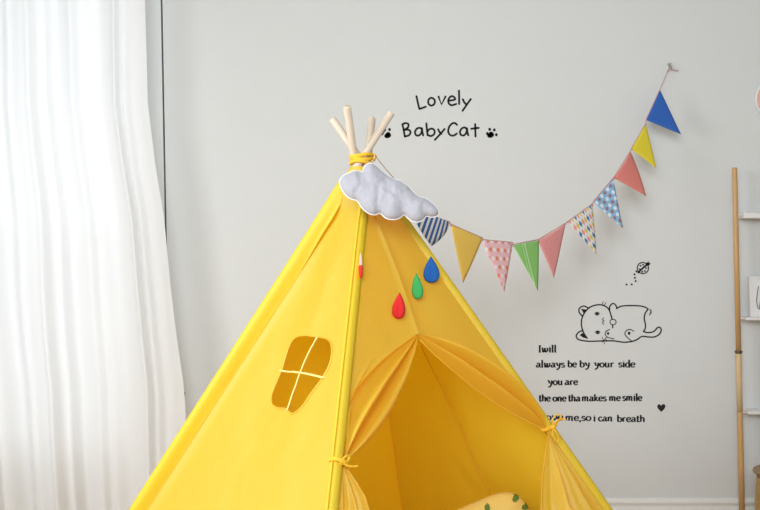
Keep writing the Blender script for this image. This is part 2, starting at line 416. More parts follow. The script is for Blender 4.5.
def flap(pole_a, tie, m0_px, m1_px, prof, amp, nu=40, nv=36):
    """flat cloth from the pole to the fold line, then a band of pleats gathered at both the slit top and the tie"""
    S1 = (aS, zS)
    def ctrl(mp):
        M1 = door.inv(*mp, .006); return tuple(2*M1[q]-(S1[q]+tie[q])/2 for q in (0, 1))
    C0b, C1b = ctrl(m0_px), ctrl(m1_px); rows = []
    for j in range(nv+1):
        v = j/nv; row = []; env = math.sin(PI*v)**.6 if 0 < v < 1 else 0
        for i in range(25):                        # the flat part
            u = i/24; S0 = pole_a(zS); Su = (S0+(aS-S0)*u, zS); zz = zS+(tie[1]-zS)*.5; Ca = (pole_a(zz), zz)
            Cu = tuple(Ca[q]+(C0b[q]-Ca[q])*u for q in (0, 1)); T = (pole_a(tie[1])+(tie[0]-pole_a(tie[1]))*u, tie[1])
            a, z = bez(Su, Cu, T, v); n = -.004*sm(.8, 1, v)+amp*interp(prof, 0)*sm(.6, 1, u)*env
            n += .003*math.sin(u*14+v*2)*math.sin(PI*v)*sm(.1, .5, u)*sm(0, .5, v)
            row.append(bm.verts.new(door_p(a, z, n)))
        for i in range(1, nu+1):                   # the pleats
            u = i/nu; Cu = tuple(C0b[q]+(C1b[q]-C0b[q])*u for q in (0, 1)); a, z = bez(S1, Cu, tie, v)
            n = amp*interp(prof, u)*env-.004*sm(.8, 1, v)
            row.append(bm.verts.new(door_p(a, z, n)))
        rows.append(row)
    grid_faces(rows); return [r[-1].co.copy() for r in rows]
def prof_s(t): return catmull(t, 6)
U0 = lambda z: A0(z)-.006/door.w(z)          # tucked under the sleeves
U1 = lambda z: A1(z)+.005/door.w(z)
hemL = flap(U0, (aN, zN), (356, 388), (386, 409), prof_s([(0, .2), (.08, -.9), (.22, -1.1), (.32, -.1), (.42, 1.3), (.50, 1.0), (.56, -.5), (.64, -1.2), (.72, -.4), (.80, 1.0), (.88, 1.25), (.95, .9), (1, .1)]), .018)
hemR = flap(U1, (aR, zR), (483, 373), (487, 393), prof_s([(0, -.5), (.06, .1), (.13, 1.9), (.30, 2.2), (.42, 1.7), (.52, .5), (.60, .0), (.70, .7), (.80, 1.0), (.92, .4), (1, -1.0)]), .027)
def fan(pole_a, tie, free_px, pleats, amp, ph0, nu=60, nv=40, back=0):
    tab = [(tie[1], tie[0])]+[(lambda q: (q[1], q[0]))(door.inv(x, y, .006)) for x, y in free_px]
    tab = sorted(tab); lo = tab[0]; z2 = tab[1]
    tab = [(ZB, lo[1]+(lo[1]-z2[1])*.5*(lo[0]-ZB)/(max(.02, z2[0]-lo[0]))*.3)]+tab
    rows = []; hem = []
    for j in range(nv+1):
        v = (j/nv)**1.4; z = tie[1]+(ZB-tie[1])*v; f = interp(tab, z); p0 = pole_a(z); row = []
        g = sm(0, .22, tie[1]-z); w = abs(f-p0)*door.w(z)
        for i in range(nu+1):
            u = i/nu; q = u+.05*math.sin(z*8+u*5)
            n = amp*g*math.sin(2*PI*pleats*q+ph0)*sm(0, .12, u)*(1-.3*u)+amp*.4*g*math.sin(2*PI*pleats*1.73*q+1.1)*sm(0, .2, u)
            n += amp*.6*math.exp(-((u-.55)/.3)**2)*g - .004*(1-g) - back*g*u*u
            row.append(bm.verts.new(door_p(p0+(f-p0)*u, z, n)))
        rows.append(row); hem.append(row[-1].co.copy())
    grid_faces(rows); return hem
hem2 = fan(U0, (aN, zN), [(346.5, 468), (353, 481), (359.5, 496), (362, 510)], 2.1, .018, .6)
hem3 = fan(U1, (aR, zR), [(549.5, 433), (546, 444), (540.5, 468), (536, 490), (531.5, 510)], 2.6, .022, 2.6, back=.012)
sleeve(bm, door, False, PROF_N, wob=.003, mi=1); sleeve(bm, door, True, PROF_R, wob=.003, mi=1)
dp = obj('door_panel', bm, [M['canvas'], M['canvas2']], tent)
for nm, h in (('door_hem', hemL), ('door_hem', hemR), ('door_hem', hem2), ('door_hem', hem3)):
    bm = bmesh.new(); tube(bm, h[1:], .0022, 8); obj(nm, bm, M['canvas'], dp)
bm = bmesh.new(); tube(bm, seam_pts[3:], .0012, 6); obj('stitched_seam', bm, M['seam'], dp)
# piping down the front edge
bm = bmesh.new(); pts = []
for j in range(60):
    z = ZTOP-.02-(ZTOP-.03-ZB)*j/59; t = (door.B(z)-door.A(z)).normalized()
    pts.append(door.A(z)-t*.0148*max(.75, min(1, door.w(z)/.16))+door.n*(.0085))
tube(bm, pts, .0012, 6); obj('edge_piping', bm, M['seam'], dp)
# ties
def tie_obj(paths, ring, mat):
    bm = bmesh.new()
    z, fn, off, rr = ring; c = fn(z)+off
    ax = (fn(z+.1)-fn(z)).normalized(); u = ax.cross(Vector((1, 0, 0))).normalized(); w = ax.cross(u)
    for dz in (-.003, .003):
        tube(bm, [c+ax*dz*.7+(u*math.cos(a)*.9+w*math.sin(a)*1.05)*rr+ax*.004*math.sin(a) for a in [2*PI*k/24 for k in range(24)]], .0026, 8, closed=True)
    for p in paths: tube(bm, catmull(p, 6), .0027, 8, flat=.7)
    k = paths[0][0]; bmesh.ops.create_icosphere(bm, subdivisions=2, radius=.0075, matrix=Matrix.Translation(k))
    obj('door_tie', bm, mat, tent)
yN = door.at(.05, zN).y-.030; yR = door.at(.97, zR).y-.030
q = lambda x, y, Y: P(x, y, Y)
tie_obj([[q(342, 462, yN), q(346, 465, yN-.006), q(352, 466.5, yN-.004), q(358, 466, yN)], [q(342, 462, yN), q(337, 457, yN-.004), q(334, 459, yN), q(337, 465, yN-.004), q(342, 463, yN)], [q(342, 462, yN), q(345, 457, yN-.008), q(350, 456, yN), q(347, 462, yN), q(342, 463, yN)]], (zN, NP, door.n*.004+Vector((.004, 0, 0)), .0185), M['ribbon'])
tie_obj([[q(553, 427, yR), q(557, 421, yR-.008), q(562, 419, yR), q(566, 420, yR)], [q(553, 427, yR), q(553, 419, yR-.006), q(557, 414.5, yR), q(561, 417, yR), q(555, 426, yR)], [q(553, 427, yR), q(556, 432, yR-.006), q(559, 438, yR), q(557, 443, yR-.002)], [q(553, 427, yR), q(553, 435, yR-.006), q(555, 441, yR-.002)]], (zR, RP, door.n*.004+Vector((-.004, 0, 0)), .0185), M['ribbon'])
# yellow band that lashes the four poles together
bm = bmesh.new(); cc = (LP(ZC)+RP(ZC)+NP(ZC)+FP(ZC))/4
for dz, rr in ((.014, .0285), (.005, .0275), (-.004, .0275)):
    tube(bm, [cc+Vector((rr*math.cos(a), rr*.95*math.sin(a), dz+.003*math.sin(2*a+dz*200))) for a in [2*PI*k/28 for k in range(28)]], .0052, 8, closed=True)
tube(bm, [cc+Vector((.034, -.012, .0)), cc+Vector((.039, -.026, .009)), cc+Vector((.036, -.03, .015))], .003, 6)
obj('lashing_band', bm, M['ribbon'], tent)
# collar of cloth gathered between the panels and the lashing
bm = bmesh.new(); rows = []
cor = [LP, NP, RP, FP]; fcs = [side, door, backr, backl]
for j in range(7):
    z = ZTOP+.001+.020*j/6; row = []
    for k in range(4):
        a, b = cor[k](z), cor[(k+1) % 4](z)
        for i in range(8):
            p = a.lerp(b, i/8); d = (p-cc); d.z = 0; d.normalize()
            row.append(bm.verts.new(p+d*(.0155+.002*math.sin(i*2.4+j))))
    rows.append(row)
for a, b in zip(rows, rows[1:]):
    for i in range(len(a)): bm.faces.new((a[i], a[(i+1) % len(a)], b[(i+1) % len(a)], b[i]))
obj('gathered_collar', bm, M['canvas'], tent)
# ---------------------------------------------------------------- inflated shapes (cloud, drops, cushion)
def dist_loop(p, loop):
    best = 9
    for i in range(len(loop)):
        a = Vector(loop[i-1]); b = Vector(loop[i]); ab = b-a; t = max(0, min(1, (p-a).dot(ab)/max(ab.length_squared, 1e-12)))
        best = min(best, (a+ab*t-p).length)
    return best
def inflate(bm, loop, step, width, thick, to3d, extra=None, mi=0):
    xs = [p[0] for p in loop]; ys = [p[1] for p in loop]; pts = [Vector(p) for p in loop]; n0 = len(pts)
    y = min(ys)+step/2; r = 0
    while y < max(ys):
        x = min(xs)+(step/2 if r % 2 else 0)
        while x < max(xs):
            p = Vector((x, y))
            if inpoly((x, y), loop) and dist_loop(p, loop) > step*.45: pts.append(p)
            x += step
        y += step*.866; r += 1
    V, E2, F2, *_ = delaunay_2d_cdt(pts, [(i, (i+1) % n0) for i in range(n0)], [], 1, 1e-7)
    hs = []
    for i, v in enumerate(V):
        d = dist_loop(v, loop); t = min(1, d/width); h = thick*math.sqrt(max(0, 1-(1-t)**2))
        if extra: h *= extra(v)
        hs.append(0 if d < 1e-6 else h)
    fr = [bm.verts.new(to3d(v[0], v[1], h)) for v, h in zip(V, hs)]
    bk = [fr[i] if hs[i] == 0 else bm.verts.new(to3d(V[i][0], V[i][1], -hs[i])) for i in range(len(V))]
    for f in F2:
        for L in (fr, bk):
            try: bm.faces.new([L[i] for i in (f if L is fr else reversed(f))]).material_index = mi
            except ValueError: pass
# cloud: hangs in front of the top of the tent, top leaning back with the slope
CLY = 2.485
cl_px = [(339.8, 184), (340.5, 179), (344, 175.5), (348, 173.6), (353, 171.2), (358, 170.6), (362, 172.5), (364.5, 166.8), (369, 163.4), (374, 164.2), (379, 168), (386, 174.2), (394, 179), (399, 180.3), (404.5, 183.8), (410, 188), (414, 193), (419.5, 196.6), (426, 198.6), (431.5, 202.5), (436.5, 207.5), (438.8, 212.5), (436.8, 216), (431, 217.3), (426.5, 216.2), (423.5, 219.8), (418, 222), (411, 220.6), (404, 214.8), (400.5, 217.6), (394, 219.6), (386, 218.2), (380, 213.2), (375, 214.9), (368.5, 213.2), (362, 207.8), (357.3, 200.8), (352.5, 199.4), (347, 196.3), (342.5, 190.5)]
cs = CLY/F
loop = [((x-390)*cs, (192-y)*cs) for x, y in catmull(cl_px, 3, True)]
base = P(390, 192, CLY); tilt = .42
def cl3(x, y, h):
    q = P(390+x/cs, 192-y/cs, CLY); Y = CLY+y*tilt-abs(x+.03)*.05
    q = P(390+x/cs, 192-y/cs, Y)
    return q+Vector((0, -1, .3)).normalized()*h
cloud = thing('cloud_cushion', 'plush white cloud cushion hung at the top of the yellow tent', 'cushion', base)
bm = bmesh.new()
lobes = [(Vector(((x-390)*cs, (192-y)*cs)), r*cs) for x, y, r in ((351, 184, 14), (370, 178, 16), (368, 198, 16), (390, 200, 19), (396, 192, 15), (413, 205, 16), (430, 210, 11))]
def cl_ex(v):
    ds = sorted((v-c).length/r for c, r in lobes)
    return .90+.10*sm(0, .5, ds[1]-ds[0])+.10*noise.noise(Vector((v[0]*45, v[1]*45, 3)))+.07*noise.noise(Vector((v[0]*110, v[1]*110, 7)))
inflate(bm, loop, .0042, .060, .028, cl3, cl_ex); obj('cloud_body', bm, M['plush'], cloud)
bm = bmesh.new(); tube(bm, [cl3(x, y, 0) for x, y in loop], .0016, 6, closed=True); obj('piping', bm, M['piping'], cloud)
bm = bmesh.new(); a = cc+Vector((.036, -.036, .012)); b = P(399, 184, 2.50)
tube(bm, [a, a.lerp(b, .5)+Vector((0, 0, -.002)), b], .0011, 6); obj('hanging_cord', bm, M['twine'], cloud)
# raindrops
def drop_loop(w, h, n=40, skew=0):
    out = []
    for k in range(n):
        t = 2*PI*k/n; y = -math.cos(t); x = math.sin(t)*math.sin(t/2)**1.3 if True else 0
        out.append((x*w/2*1.02+skew*(-y)*w*.1, -y*h/2*-1))
    return out
def drop(name, mat, cxp, cyp, wp, hp, label, rot=0, turn=0, off=.030, thick=.006):
    a, z = door.inv(cxp-1.3, cyp, off); c = door.at(a, z, off); s = c.y/F
    o = None
    # teardrop: pointed top, round bottom
    L = []
    for k in range(44):
        t = 2*PI*k/44; yy = math.cos(t)*.5; xx = .62*math.sin(t)*(math.sin(t/2))**1.15
        L.append((xx*wp*s*.95, yy*hp*s))
    cr, sr = math.cos(rot), math.sin(rot); ct, st = math.cos(turn), math.sin(turn)
    def f3(x, y, h):
        x, y = x*cr-y*sr, x*sr+y*cr
        return c+Vector((x*ct-h*st, -h*ct-x*st, y))
    bm = bmesh.new(); inflate(bm, L, .0035, .010, thick, f3, lambda v: 1.-.35*math.exp(-(v[0]/.0022)**2))
    return tag(obj(name, bm, mat), label, 'raindrop decoration', 'felt raindrops hung on the front of the tent')
drop('felt_raindrop', M['red'], 397.7, 305.5, 15.5, 27, 'red felt raindrop, lowest of the drops hung on the tent front', -.06)
drop('felt_raindrop', M['green'], 416.3, 286, 13, 27, 'green felt raindrop between the red and the blue drop', .08)
drop('felt_raindrop', M['blue'], 431.5, 269.5, 18.5, 27, 'blue felt raindrop, highest and rightmost of the drops on the tent', .03)
d4 = drop('felt_raindrop', M['red'], 362.2, 265, 17, 27, 'pink edged red raindrop seen edge-on beside the front pole seam', 0.02, 1.40, .030, .0035)
d4.data.materials.append(M['pinkfelt'])
zc4 = sum(v.co.z for v in d4.data.vertices)/len(d4.data.vertices)
for p in d4.data.polygons: p.material_index = 1 if p.center.z > zc4+.004 or p.normal.y > .2 else 0
# cushion inside
cu = P(517, 495, 2.80); rad = .166; ang = math.radians(67)
ccen = Vector((cu.x-rad*math.cos(ang), 2.80, cu.z-rad*math.sin(ang)))
hw = .138; L = []
for k in range(64):
    t = 2*PI*k/64; c_, s_ = math.cos(t), math.sin(t); e = .52
    x = hw*math.copysign(abs(c_)**e, c_); y = hw*math.copysign(abs(s_)**e, s_)
    L.append((x, y))
ra = math.radians(22)
def cu3(x, y, h):
    X, Z = x*math.cos(ra)-y*math.sin(ra), x*math.sin(ra)+y*math.cos(ra)
    return ccen+Vector((X, -h*.97+Z*.18, Z+h*.2))
bm = bmesh.new(); inflate(bm, L, .0052, .12, .055, cu3)
leaves = []
for x, y, r_ in ((516, 498.4, .2), (487, 507.5, 1.1), (526, 507, -.3)):
    X, Z = P(x, y, 2.80).x-ccen.x, P(x, y, 2.80).z-ccen.z; leaves.append((X*math.cos(ra)+Z*math.sin(ra), -X*math.sin(ra)+Z*math.cos(ra), r_))
for k in range(60):
    x, y = random.uniform(-.13, .13), random.uniform(-.13, .06)
    if all(math.hypot(x-l[0], y-l[1]) > .034 for l in leaves): leaves.append((x, y, random.random()*3))
for f in bm.faces:
    c = f.calc_center_median()-ccen; X, Z = c.x, c.z; x, y = X*math.cos(ra)+Z*math.sin(ra), -X*math.sin(ra)+Z*math.cos(ra)
    for lx, ly, lr in leaves:
        dx, dy = x-lx, y-ly; u, v = dx*math.cos(lr)+dy*math.sin(lr), -dx*math.sin(lr)+dy*math.cos(lr)
        if (u/.0125)**2+(v/.0075)**2 < 1: f.material_index = 1
m = [plain('cream_cotton', (.70, .56, .17), .95, 200, .2, .05), plain('leaf_green_print', (.10, .20, .03), .95, 200, .2, .1)]
tag(obj('cushion', bm, m), 'pale yellow cushion with green leaf print inside the yellow tent', 'cushion')
# ---------------------------------------------------------------- bunting
gar = thing('bunting_garland', 'bunting of ten patterned triangular flags strung from tent to wall hook', 'bunting', P(669, 70, WALL-.02))
GY = lambda x: min(3.872, 2.80+(x-418)/(669-418)*1.06)
def pattern(kind, c1, c2, c3=None):
    m, nt, out = new_mat('flag_'+kind)
    b = nt.nodes.new('ShaderNodeBsdfPrincipled'); b.inputs['Roughness'].default_value = .8
    uv = nt.nodes.new('ShaderNodeUVMap'); sp_ = nt.nodes.new('ShaderNodeSeparateXYZ'); nt.links.new(uv.outputs[0], sp_.inputs[0])
    def mth(op, a, b_=None, c=None):
        n = nt.nodes.new('ShaderNodeMath'); n.operation = op
        for i, v in enumerate((a, b_, c)):
            if v is None: continue
            if isinstance(v, (int, float)): n.inputs[i].default_value = v
            else: nt.links.new(v, n.inputs[i])
        return n.outputs[0]
    def mixc(f, a, b_):
        n = nt.nodes.new('ShaderNodeMix'); n.data_type = 'RGBA'
        nt.links.new(f, n.inputs['Factor'])
        for k, v in (('A', a), ('B', b_)):
            if isinstance(v, tuple): n.inputs[k].default_value = (*v, 1)
            else: nt.links.new(v, n.inputs[k])
        return n.outputs['Result']
    U, Vv = sp_.outputs[0], sp_.outputs[1]
    if kind == 'plain': col = None; b.inputs['Base Color'].default_value = (*c1, 1)
    elif kind == 'stripes':
        s = mth('GREATER_THAN', mth('FRACT', mth('MULTIPLY', mth('ADD', U, mth('MULTIPLY', Vv, -.40)), 43)), .48); col = mixc(s, c1, c2)
    elif kind == 'streak':
        s = mth('LESS_THAN', mth('ABSOLUTE', mth('SUBTRACT', U, mth('ADD', .558, 0))), .0028); s2 = mth('LESS_THAN', mth('ABSOLUTE', mth('SUBTRACT', U, .545)), .0012)
        col = mixc(mth('MULTIPLY', mth('MAXIMUM', s, s2), .75), c1, c2)
    else:
        sc = {'polka': 50, 'dots': 46, 'diamond': 60, 'tiny': 130}[kind]
        pu, pv = mth('MULTIPLY', U, sc), mth('MULTIPLY', Vv, sc*(.55 if kind == 'diamond' else .74 if kind == 'polka' else 1.))
        ru = mth('FLOOR', pv); off = mth('MULTIPLY', mth('MODULO', mth('ABSOLUTE', ru), 2), .5); pu2 = mth('ADD', pu, off)
        fu, fv = mth('SUBTRACT', mth('FRACT', pu2), .5), mth('SUBTRACT', mth('FRACT', pv), .5)
        if kind == 'diamond': d = mth('ADD', mth('ABSOLUTE', fu), mth('ABSOLUTE', fv))
        else:
            if kind == 'polka': fv = mth('MULTIPLY', fv, 1.3)
            d = mth('SQRT', mth('ADD', mth('MULTIPLY', fu, fu), mth('MULTIPLY', fv, fv)))
        inside = mth('LESS_THAN', d, .46 if kind == 'diamond' else .34)
        par = mth('MODULO', mth('ABSOLUTE', mth('ADD', mth('FLOOR', pu2), mth('MULTIPLY', ru, 1))), 2 if kind != 'diamond' else 3)
        cc_ = mixc(mth('GREATER_THAN', par, .5), c2, c3 if c3 else c2)
        if kind == 'diamond': cc_ = mixc(mth('GREATER_THAN', par, 1.5), cc_, (.75, .55, .08))
        col = mixc(inside, c1, cc_)
    if col is not None: nt.links.new(col, b.inputs['Base Color'])
    nt.links.new(b.outputs[0], out.inputs[0]); return m
flags = [
 ((412, 210), (449.4, 222.6), (428, 246), pattern('stripes', (.74, .75, .76), (.03, .12, .38)), 'blue and white striped flag'),
 ((450.9, 225), (482.6, 238.8), (461.8, 283), pattern('plain', (.88, .60, .11), None), 'golden yellow flag'),
 ((481.5, 240.3), (512.6, 243.2), (503, 291.8), pattern('polka', (.88, .54, .60), (.82, .24, .12), (.9, .84, .86)), 'pink flag with red and white dots'),
 ((513.2, 245.3), (539, 240.3), (537, 291), pattern('streak', (.25, .56, .15), (.60, .80, .50)), 'green flag with white streaks'),
 ((538, 240.5), (565.5, 223.7), (553, 278), pattern('tiny', (.74, .24, .25), (.84, .44, .42)), 'rose red flag with fine dots'),
 ((568, 222), (592.5, 204.3), (595.6, 254.5), pattern('diamond', (.78, .78, .76), (.05, .20, .45), (.78, .30, .25)), 'white flag with coloured diamonds'),
 ((593.5, 202), (613.3, 178.6), (624, 227.8), pattern('dots', (.26, .50, .76), (.38, .18, .18), (.8, .84, .88)), 'light blue dotted flag'),
 ((614, 178), (630.5, 151.6), (645, 197), pattern('plain', (.62, .19, .16), None), 'coral red flag'),
 ((631.4, 149), (645.8, 124), (656, 168.5), pattern('plain', (.70, .58, .03), None), 'lemon yellow flag'),
 ((646.3, 120), (660, 90), (680.7, 134.4), pattern('plain', (.02, .11, .44), None), 'plain blue flag'),
]
for i, (a, b, t, m, lab) in enumerate(flags):
    bm = bmesh.new(); uvl = bm.loops.layers.uv.new('UVMap')
    ya, yb = GY(a[0]), GY(b[0]); A = P(*a, ya); B = P(*b, yb); T = P(*t, (ya+yb)/2-.012)
    nrm = (B-A).cross(T-A).normalized(); nrm = nrm if nrm.y < 0 else -nrm
    N = 12; ev = {}; curl = [.010, .004, .004, .003, .003, .003, -.004, .006, .002, .001][i]
    side_bow = [11, -1.5, 0, 0, 0, 0, 0, 2.5, 0, 0][i]
    for side_i in (0, 1):
        for r in range(N+1):
            for c in range(N-r+1):
                u, v = c/N, r/N; w = 1-u-v
                p = A*w+B*u+T*v
                bow = 4*u*v if side_bow > 0 else 4*w*v
                dirv = ((B-A).normalized()); p = p+dirv*bow*abs(side_bow)*ya/F*(1 if side_bow > 0 else -1)*.5
                if i == 0: p -= dirv*4*w*v*15*ya/F*.5
                p = p+nrm*(curl*math.sin(PI*(u+v*.5))*1.2+(.0005 if side_i == 0 else -.0005))
                ev[(side_i, r, c)] = bm.verts.new(p)
    Lx = (B-A).length; e1 = (B-A).normalized(); e2 = nrm.cross(e1)
    def addf(keys):
        f = bm.faces.new([ev[k] for k in keys])
        for l in f.loops:
            d = l.vert.co-A; l[uvl].uv = (d.dot(e1)+.5, d.dot(e2)+.5)
    for s_ in (0, 1):
        for r in range(N):
            for c in range(N-r):
                addf([(s_, r, c), (s_, r, c+1), (s_, r+1, c)])
                if c < N-r-1: addf([(s_, r, c+1), (s_, r+1, c+1), (s_, r+1, c)])
    for c in range(N): addf([(0, 0, c), (0, 0, c+1), (1, 0, c+1), (1, 0, c)])
    for r in range(N):
        addf([(0, r, 0), (0, r+1, 0), (1, r+1, 0), (1, r, 0)]); addf([(0, r, N-r), (0, r+1, N-r-1), (1, r+1, N-r-1), (1, r, N-r)])
    if lab.startswith('white') or lab.startswith('light'): pass
    o = obj('flag', bm, m, gar, smooth=True); o['label'] = lab
# streak / patterns use uv offset of half a metre so that they stay positive
pts = [cc+Vector((.02, -.034, -.012)), P(385, 186, 2.69), P(402, 200, 2.75)]
for a, b, *_ in flags: pts += [P(a[0], a[1]-.8, GY(a[0])), P(b[0], b[1]-.8, GY(b[0]))]
pts += [P(664, 80, 3.875), P(668.3, 70, 3.882)]
bm = bmesh.new(); tube(bm, pts, .0016, 6)
tube(bm, [P(668.3, 70, 3.884), P(672, 69.3, 3.884), P(678.5, 71, 3.890)], .0016, 6)
for a, b, *_ in flags:
    for q_ in (a, b): bmesh.ops.create_icosphere(bm, subdivisions=1, radius=.0034, matrix=Matrix.Translation(P(q_[0], q_[1]+.6, GY(q_[0])-.002)))
bmesh.ops.create_icosphere(bm, subdivisions=1, radius=.005, matrix=Matrix.Translation(P(668.3, 70.5, 3.884)))
obj('string', bm, M['redtwine'], gar)
hk = thing('wall_hook', 'small clear adhesive hook holding the right end of the bunting', 'hook', P(669.5, 67, WALL-.003))
bm = bmesh.new(); c = P(669.5, 66.5, WALL); box(bm, c.x-.009, c.x+.009, WALL-.004, WALL-.0008, c.z-.012, c.z+.014); bevel(bm, .0012); obj('backplate', bm, M['clearhook'], hk)
bm = bmesh.new(); tube(bm, [(c.x, WALL-.003, c.z+.006), (c.x, WALL-.014, c.z-.004), (c.x, WALL-.026, c.z-.012), (c.x, WALL-.030, c.z-.004)], .0028, 8); obj('hook_arm', bm, M['steel'], hk)
# ---------------------------------------------------------------- vinyl lettering and drawings on the wall
SY = WALL-.0006
class Ink:
    def __init__(s, ox, oy, sc): s.bm = bmesh.new(); s.ox, s.oy, s.sc = ox, oy, sc
    def T(s, p): q_ = P(s.ox+p[0]/s.sc, s.oy+p[1]/s.sc, SY); return q_
    def poly(s, pts):
        vs_ = [s.bm.verts.new(s.T(p)) for p in pts]; vb = [s.bm.verts.new(v.co+Vector((0, .0009, 0))) for v in vs_]
        s.bm.faces.new(vs_); s.bm.faces.new(vb[::-1]); n = len(vs_)
        for k in range(n): s.bm.faces.new((vs_[k], vs_[(k+1) % n], vb[(k+1) % n], vb[k]))
    def disc(s, c, rx, ry=None, rot=0, n=14):
        ry = ry or rx; s.poly([(c[0]+rx*math.cos(t)*math.cos(rot)-ry*math.sin(t)*math.sin(rot), c[1]+rx*math.cos(t)*math.sin(rot)+ry*math.sin(t)*math.cos(rot)) for t in [2*PI*k/n for k in range(n)]])
    def stroke(s, pts, w, smooth=True, pen=None, closed=False):
        """one ribbon with mitred sides; pen=(thick,thin) gives a broad nib"""
        p = catmull(pts, 6, closed) if smooth and len(pts) > 2 else list(pts)
        if closed: p = p+[p[0]]
        Lr, Rr = [], []
        for i in range(len(p)):
            a = p[max(0, i-1)]; b = p[min(len(p)-1, i+1)]
            if closed and i in (0, len(p)-1): a, b = p[-2], p[1]
            dx, dy = b[0]-a[0], b[1]-a[1]; l = math.hypot(dx, dy) or 1; nx, ny = -dy/l, dx/l
            ww = w/2
            if pen: ww = (pen[1]+(pen[0]-pen[1])*abs(nx)**1.5)/2
            Lr.append((p[i][0]+nx*ww, p[i][1]+ny*ww)); Rr.append((p[i][0]-nx*ww, p[i][1]-ny*ww))
        for i in range(len(p)-1): s.poly([Lr[i], Lr[i+1], Rr[i+1], Rr[i]])
        if not pen:
            for e in (p[0], p[-1]): s.disc(e, w/2, n=10)
    def done(s, name, label, cat, group=None):
        o = obj(name, s.bm, M['vinyl'], recalc=True, smooth=False)
        return tag(o, label, cat, group)
I = Ink(370, 80, 5.43); w = 11
for st in ([(252, 88), (258, 115), (265, 145), (269, 157)], [(269, 157), (285, 152), (303, 145)], [(372, 90), (388, 133), (410, 90)],
           [(427, 112), (445, 110), (462, 105), (457, 93), (442, 88), (427, 103), (427, 124), (442, 137), (468, 130)], [(483, 58), (484, 95), (484, 130)],
           [(504, 105), (511, 120), (521, 131)], [(547, 104), (528, 130), (503, 167)]):
    I.stroke(st, w, smooth=(len(st) > 3))
I.stroke([(334, 97), (350, 107), (350, 128), (334, 139), (318, 129), (318, 107)], w, closed=True)
I.done('wall_lettering', 'black lettering reading Lovely above the tent', 'wall lettering')
I = Ink(370, 80, 5.43)
for st, sm_ in (([(176, 240), (183, 272), (189, 307)], 0), ([(176, 241), (192, 234), (208, 240), (206, 257), (186, 271)], 1), ([(186, 271), (208, 270), (220, 282), (212, 299), (190, 307)], 1),
           ([(283, 270), (272, 260), (255, 264), (245, 280), (248, 297), (262, 302), (276, 292), (283, 272)], 1), ([(282, 262), (284, 282), (289, 301)], 1),
           ([(306, 236), (309, 268), (313, 300)], 0), ([(312, 298), (330, 304), (348, 294), (350, 275), (337, 264), (320, 269), (311, 281)], 1),
           ([(370, 268), (377, 282), (387, 292)], 0), ([(405, 266), (382, 293), (352, 325)], 0),
           ([(472, 243), (458, 233), (440, 241), (427, 262), (426, 286), (440, 301), (458, 300), (471, 291)], 1),
           ([(527, 269), (515, 258), (499, 263), (489, 280), (493, 297), (508, 301), (521, 290), (527, 270)], 1), ([(526, 262), (529, 284), (534, 300)], 1),
           ([(571, 240), (572, 275), (573, 307)], 0), ([(550, 265), (570, 262), (590, 260)], 0)):
    I.stroke(st, w, smooth=bool(sm_))
I.done('wall_lettering', 'black lettering reading BabyCat above the tent, under the word Lovely', 'wall lettering')
for cxp, cyp, toes, lab in ((96, 300, ((66, 292), (80, 271), (106, 269), (72, 281)), 'black paw print sticker left of the BabyCat lettering, by the pole tips'), (655, 298, ((637, 291), (650, 268), (675, 271), (686, 297)), 'black paw print sticker right of the BabyCat lettering')):
    I = Ink(370, 80, 5.43); I.disc((cxp, cyp+2), 19, 14, -.25, 18); I.disc((cxp+3, cyp-6), 13, 12)
    I.disc((cxp-7, cyp+5), 9, 9)
    for t_ in toes: I.disc(t_, 7.6, 8.6)
    I.done('paw_print_sticker', lab, 'wall sticker')
# sleeping cat drawing
I = Ink(560, 255, 5.367); w = 7.4
I.stroke([(280, 345), (272, 318), (262, 292), (240, 273), (205, 267), (165, 278), (135, 305), (118, 340), (115, 375), (122, 406)], w)
I.stroke([(122, 406), (104, 412), (88, 430), (92, 448), (115, 458), (160, 463), (230, 461), (290, 461), (340, 468), (385, 464), (415, 453), (440, 437), (475, 440), (505, 440), (530, 428), (543, 406), (537, 389), (522, 391), (508, 407), (490, 415), (465, 416), (450, 411)], w)
I.stroke([(122, 406), (131, 425), (146, 447)], w); I.poly([(106, 430), (120, 418), (128, 424), (147, 448), (125, 444)])
I.stroke([(152, 284), (128, 274), (106, 284), (102, 305), (118, 327)], w); I.poly([(112, 288), (148, 294), (126, 312)])
I.stroke([(266, 298), (268, 275), (284, 260), (298, 268), (307, 286)], w)
I.stroke([(303, 288), (325, 276), (360, 272), (410, 272), (448, 277), (470, 290), (458, 312), (452, 340), (458, 370), (458, 392), (448, 412)], w)
I.stroke([(284, 345), (299, 352), (299, 368), (284, 375), (270, 367), (270, 352)], 5, closed=True); I.stroke([(282, 374), (283, 390)], 7, False)
I.stroke([(396, 409), (376, 399), (354, 408), (349, 426), (362, 443), (382, 460)], 5); I.disc((371, 420), 7, 9)
I.stroke([(266, 400), (247, 410), (243, 427), (255, 441), (270, 446), (290, 450)], 5); I.disc((258, 421), 6, 8)
for e in ((199, 315), (202, 415)): I.stroke([(e[0]-12, e[1]), (e[0], e[1]-8), (e[0]+12, e[1]), (e[0], e[1]+8)], 4, closed=True); I.disc(e, 7, 6)
I.stroke([(235, 337), (227, 347), (236, 355), (227, 362), (236, 373)], 4)
for a, b in (((224, 268), (233, 250)), ((236, 272), (247, 255)), ((226, 440), (240, 478)), ((252, 440), (226, 468)), ((246, 446), (250, 465)), ((476, 288), (487, 300)), ((480, 325), (489, 292)), ((486, 318), (493, 302))): I.stroke([a, b], 3.4, False)
I.done('cat_drawing_sticker', 'black outline drawing of a cat lying on its back, above the verse', 'wall sticker')
I = Ink(560, 255, 5.367)
I.stroke([(445, 40), (467, 49), (475, 70), (467, 91), (445, 100), (423, 91), (415, 70), (423, 49)], 6, closed=True)
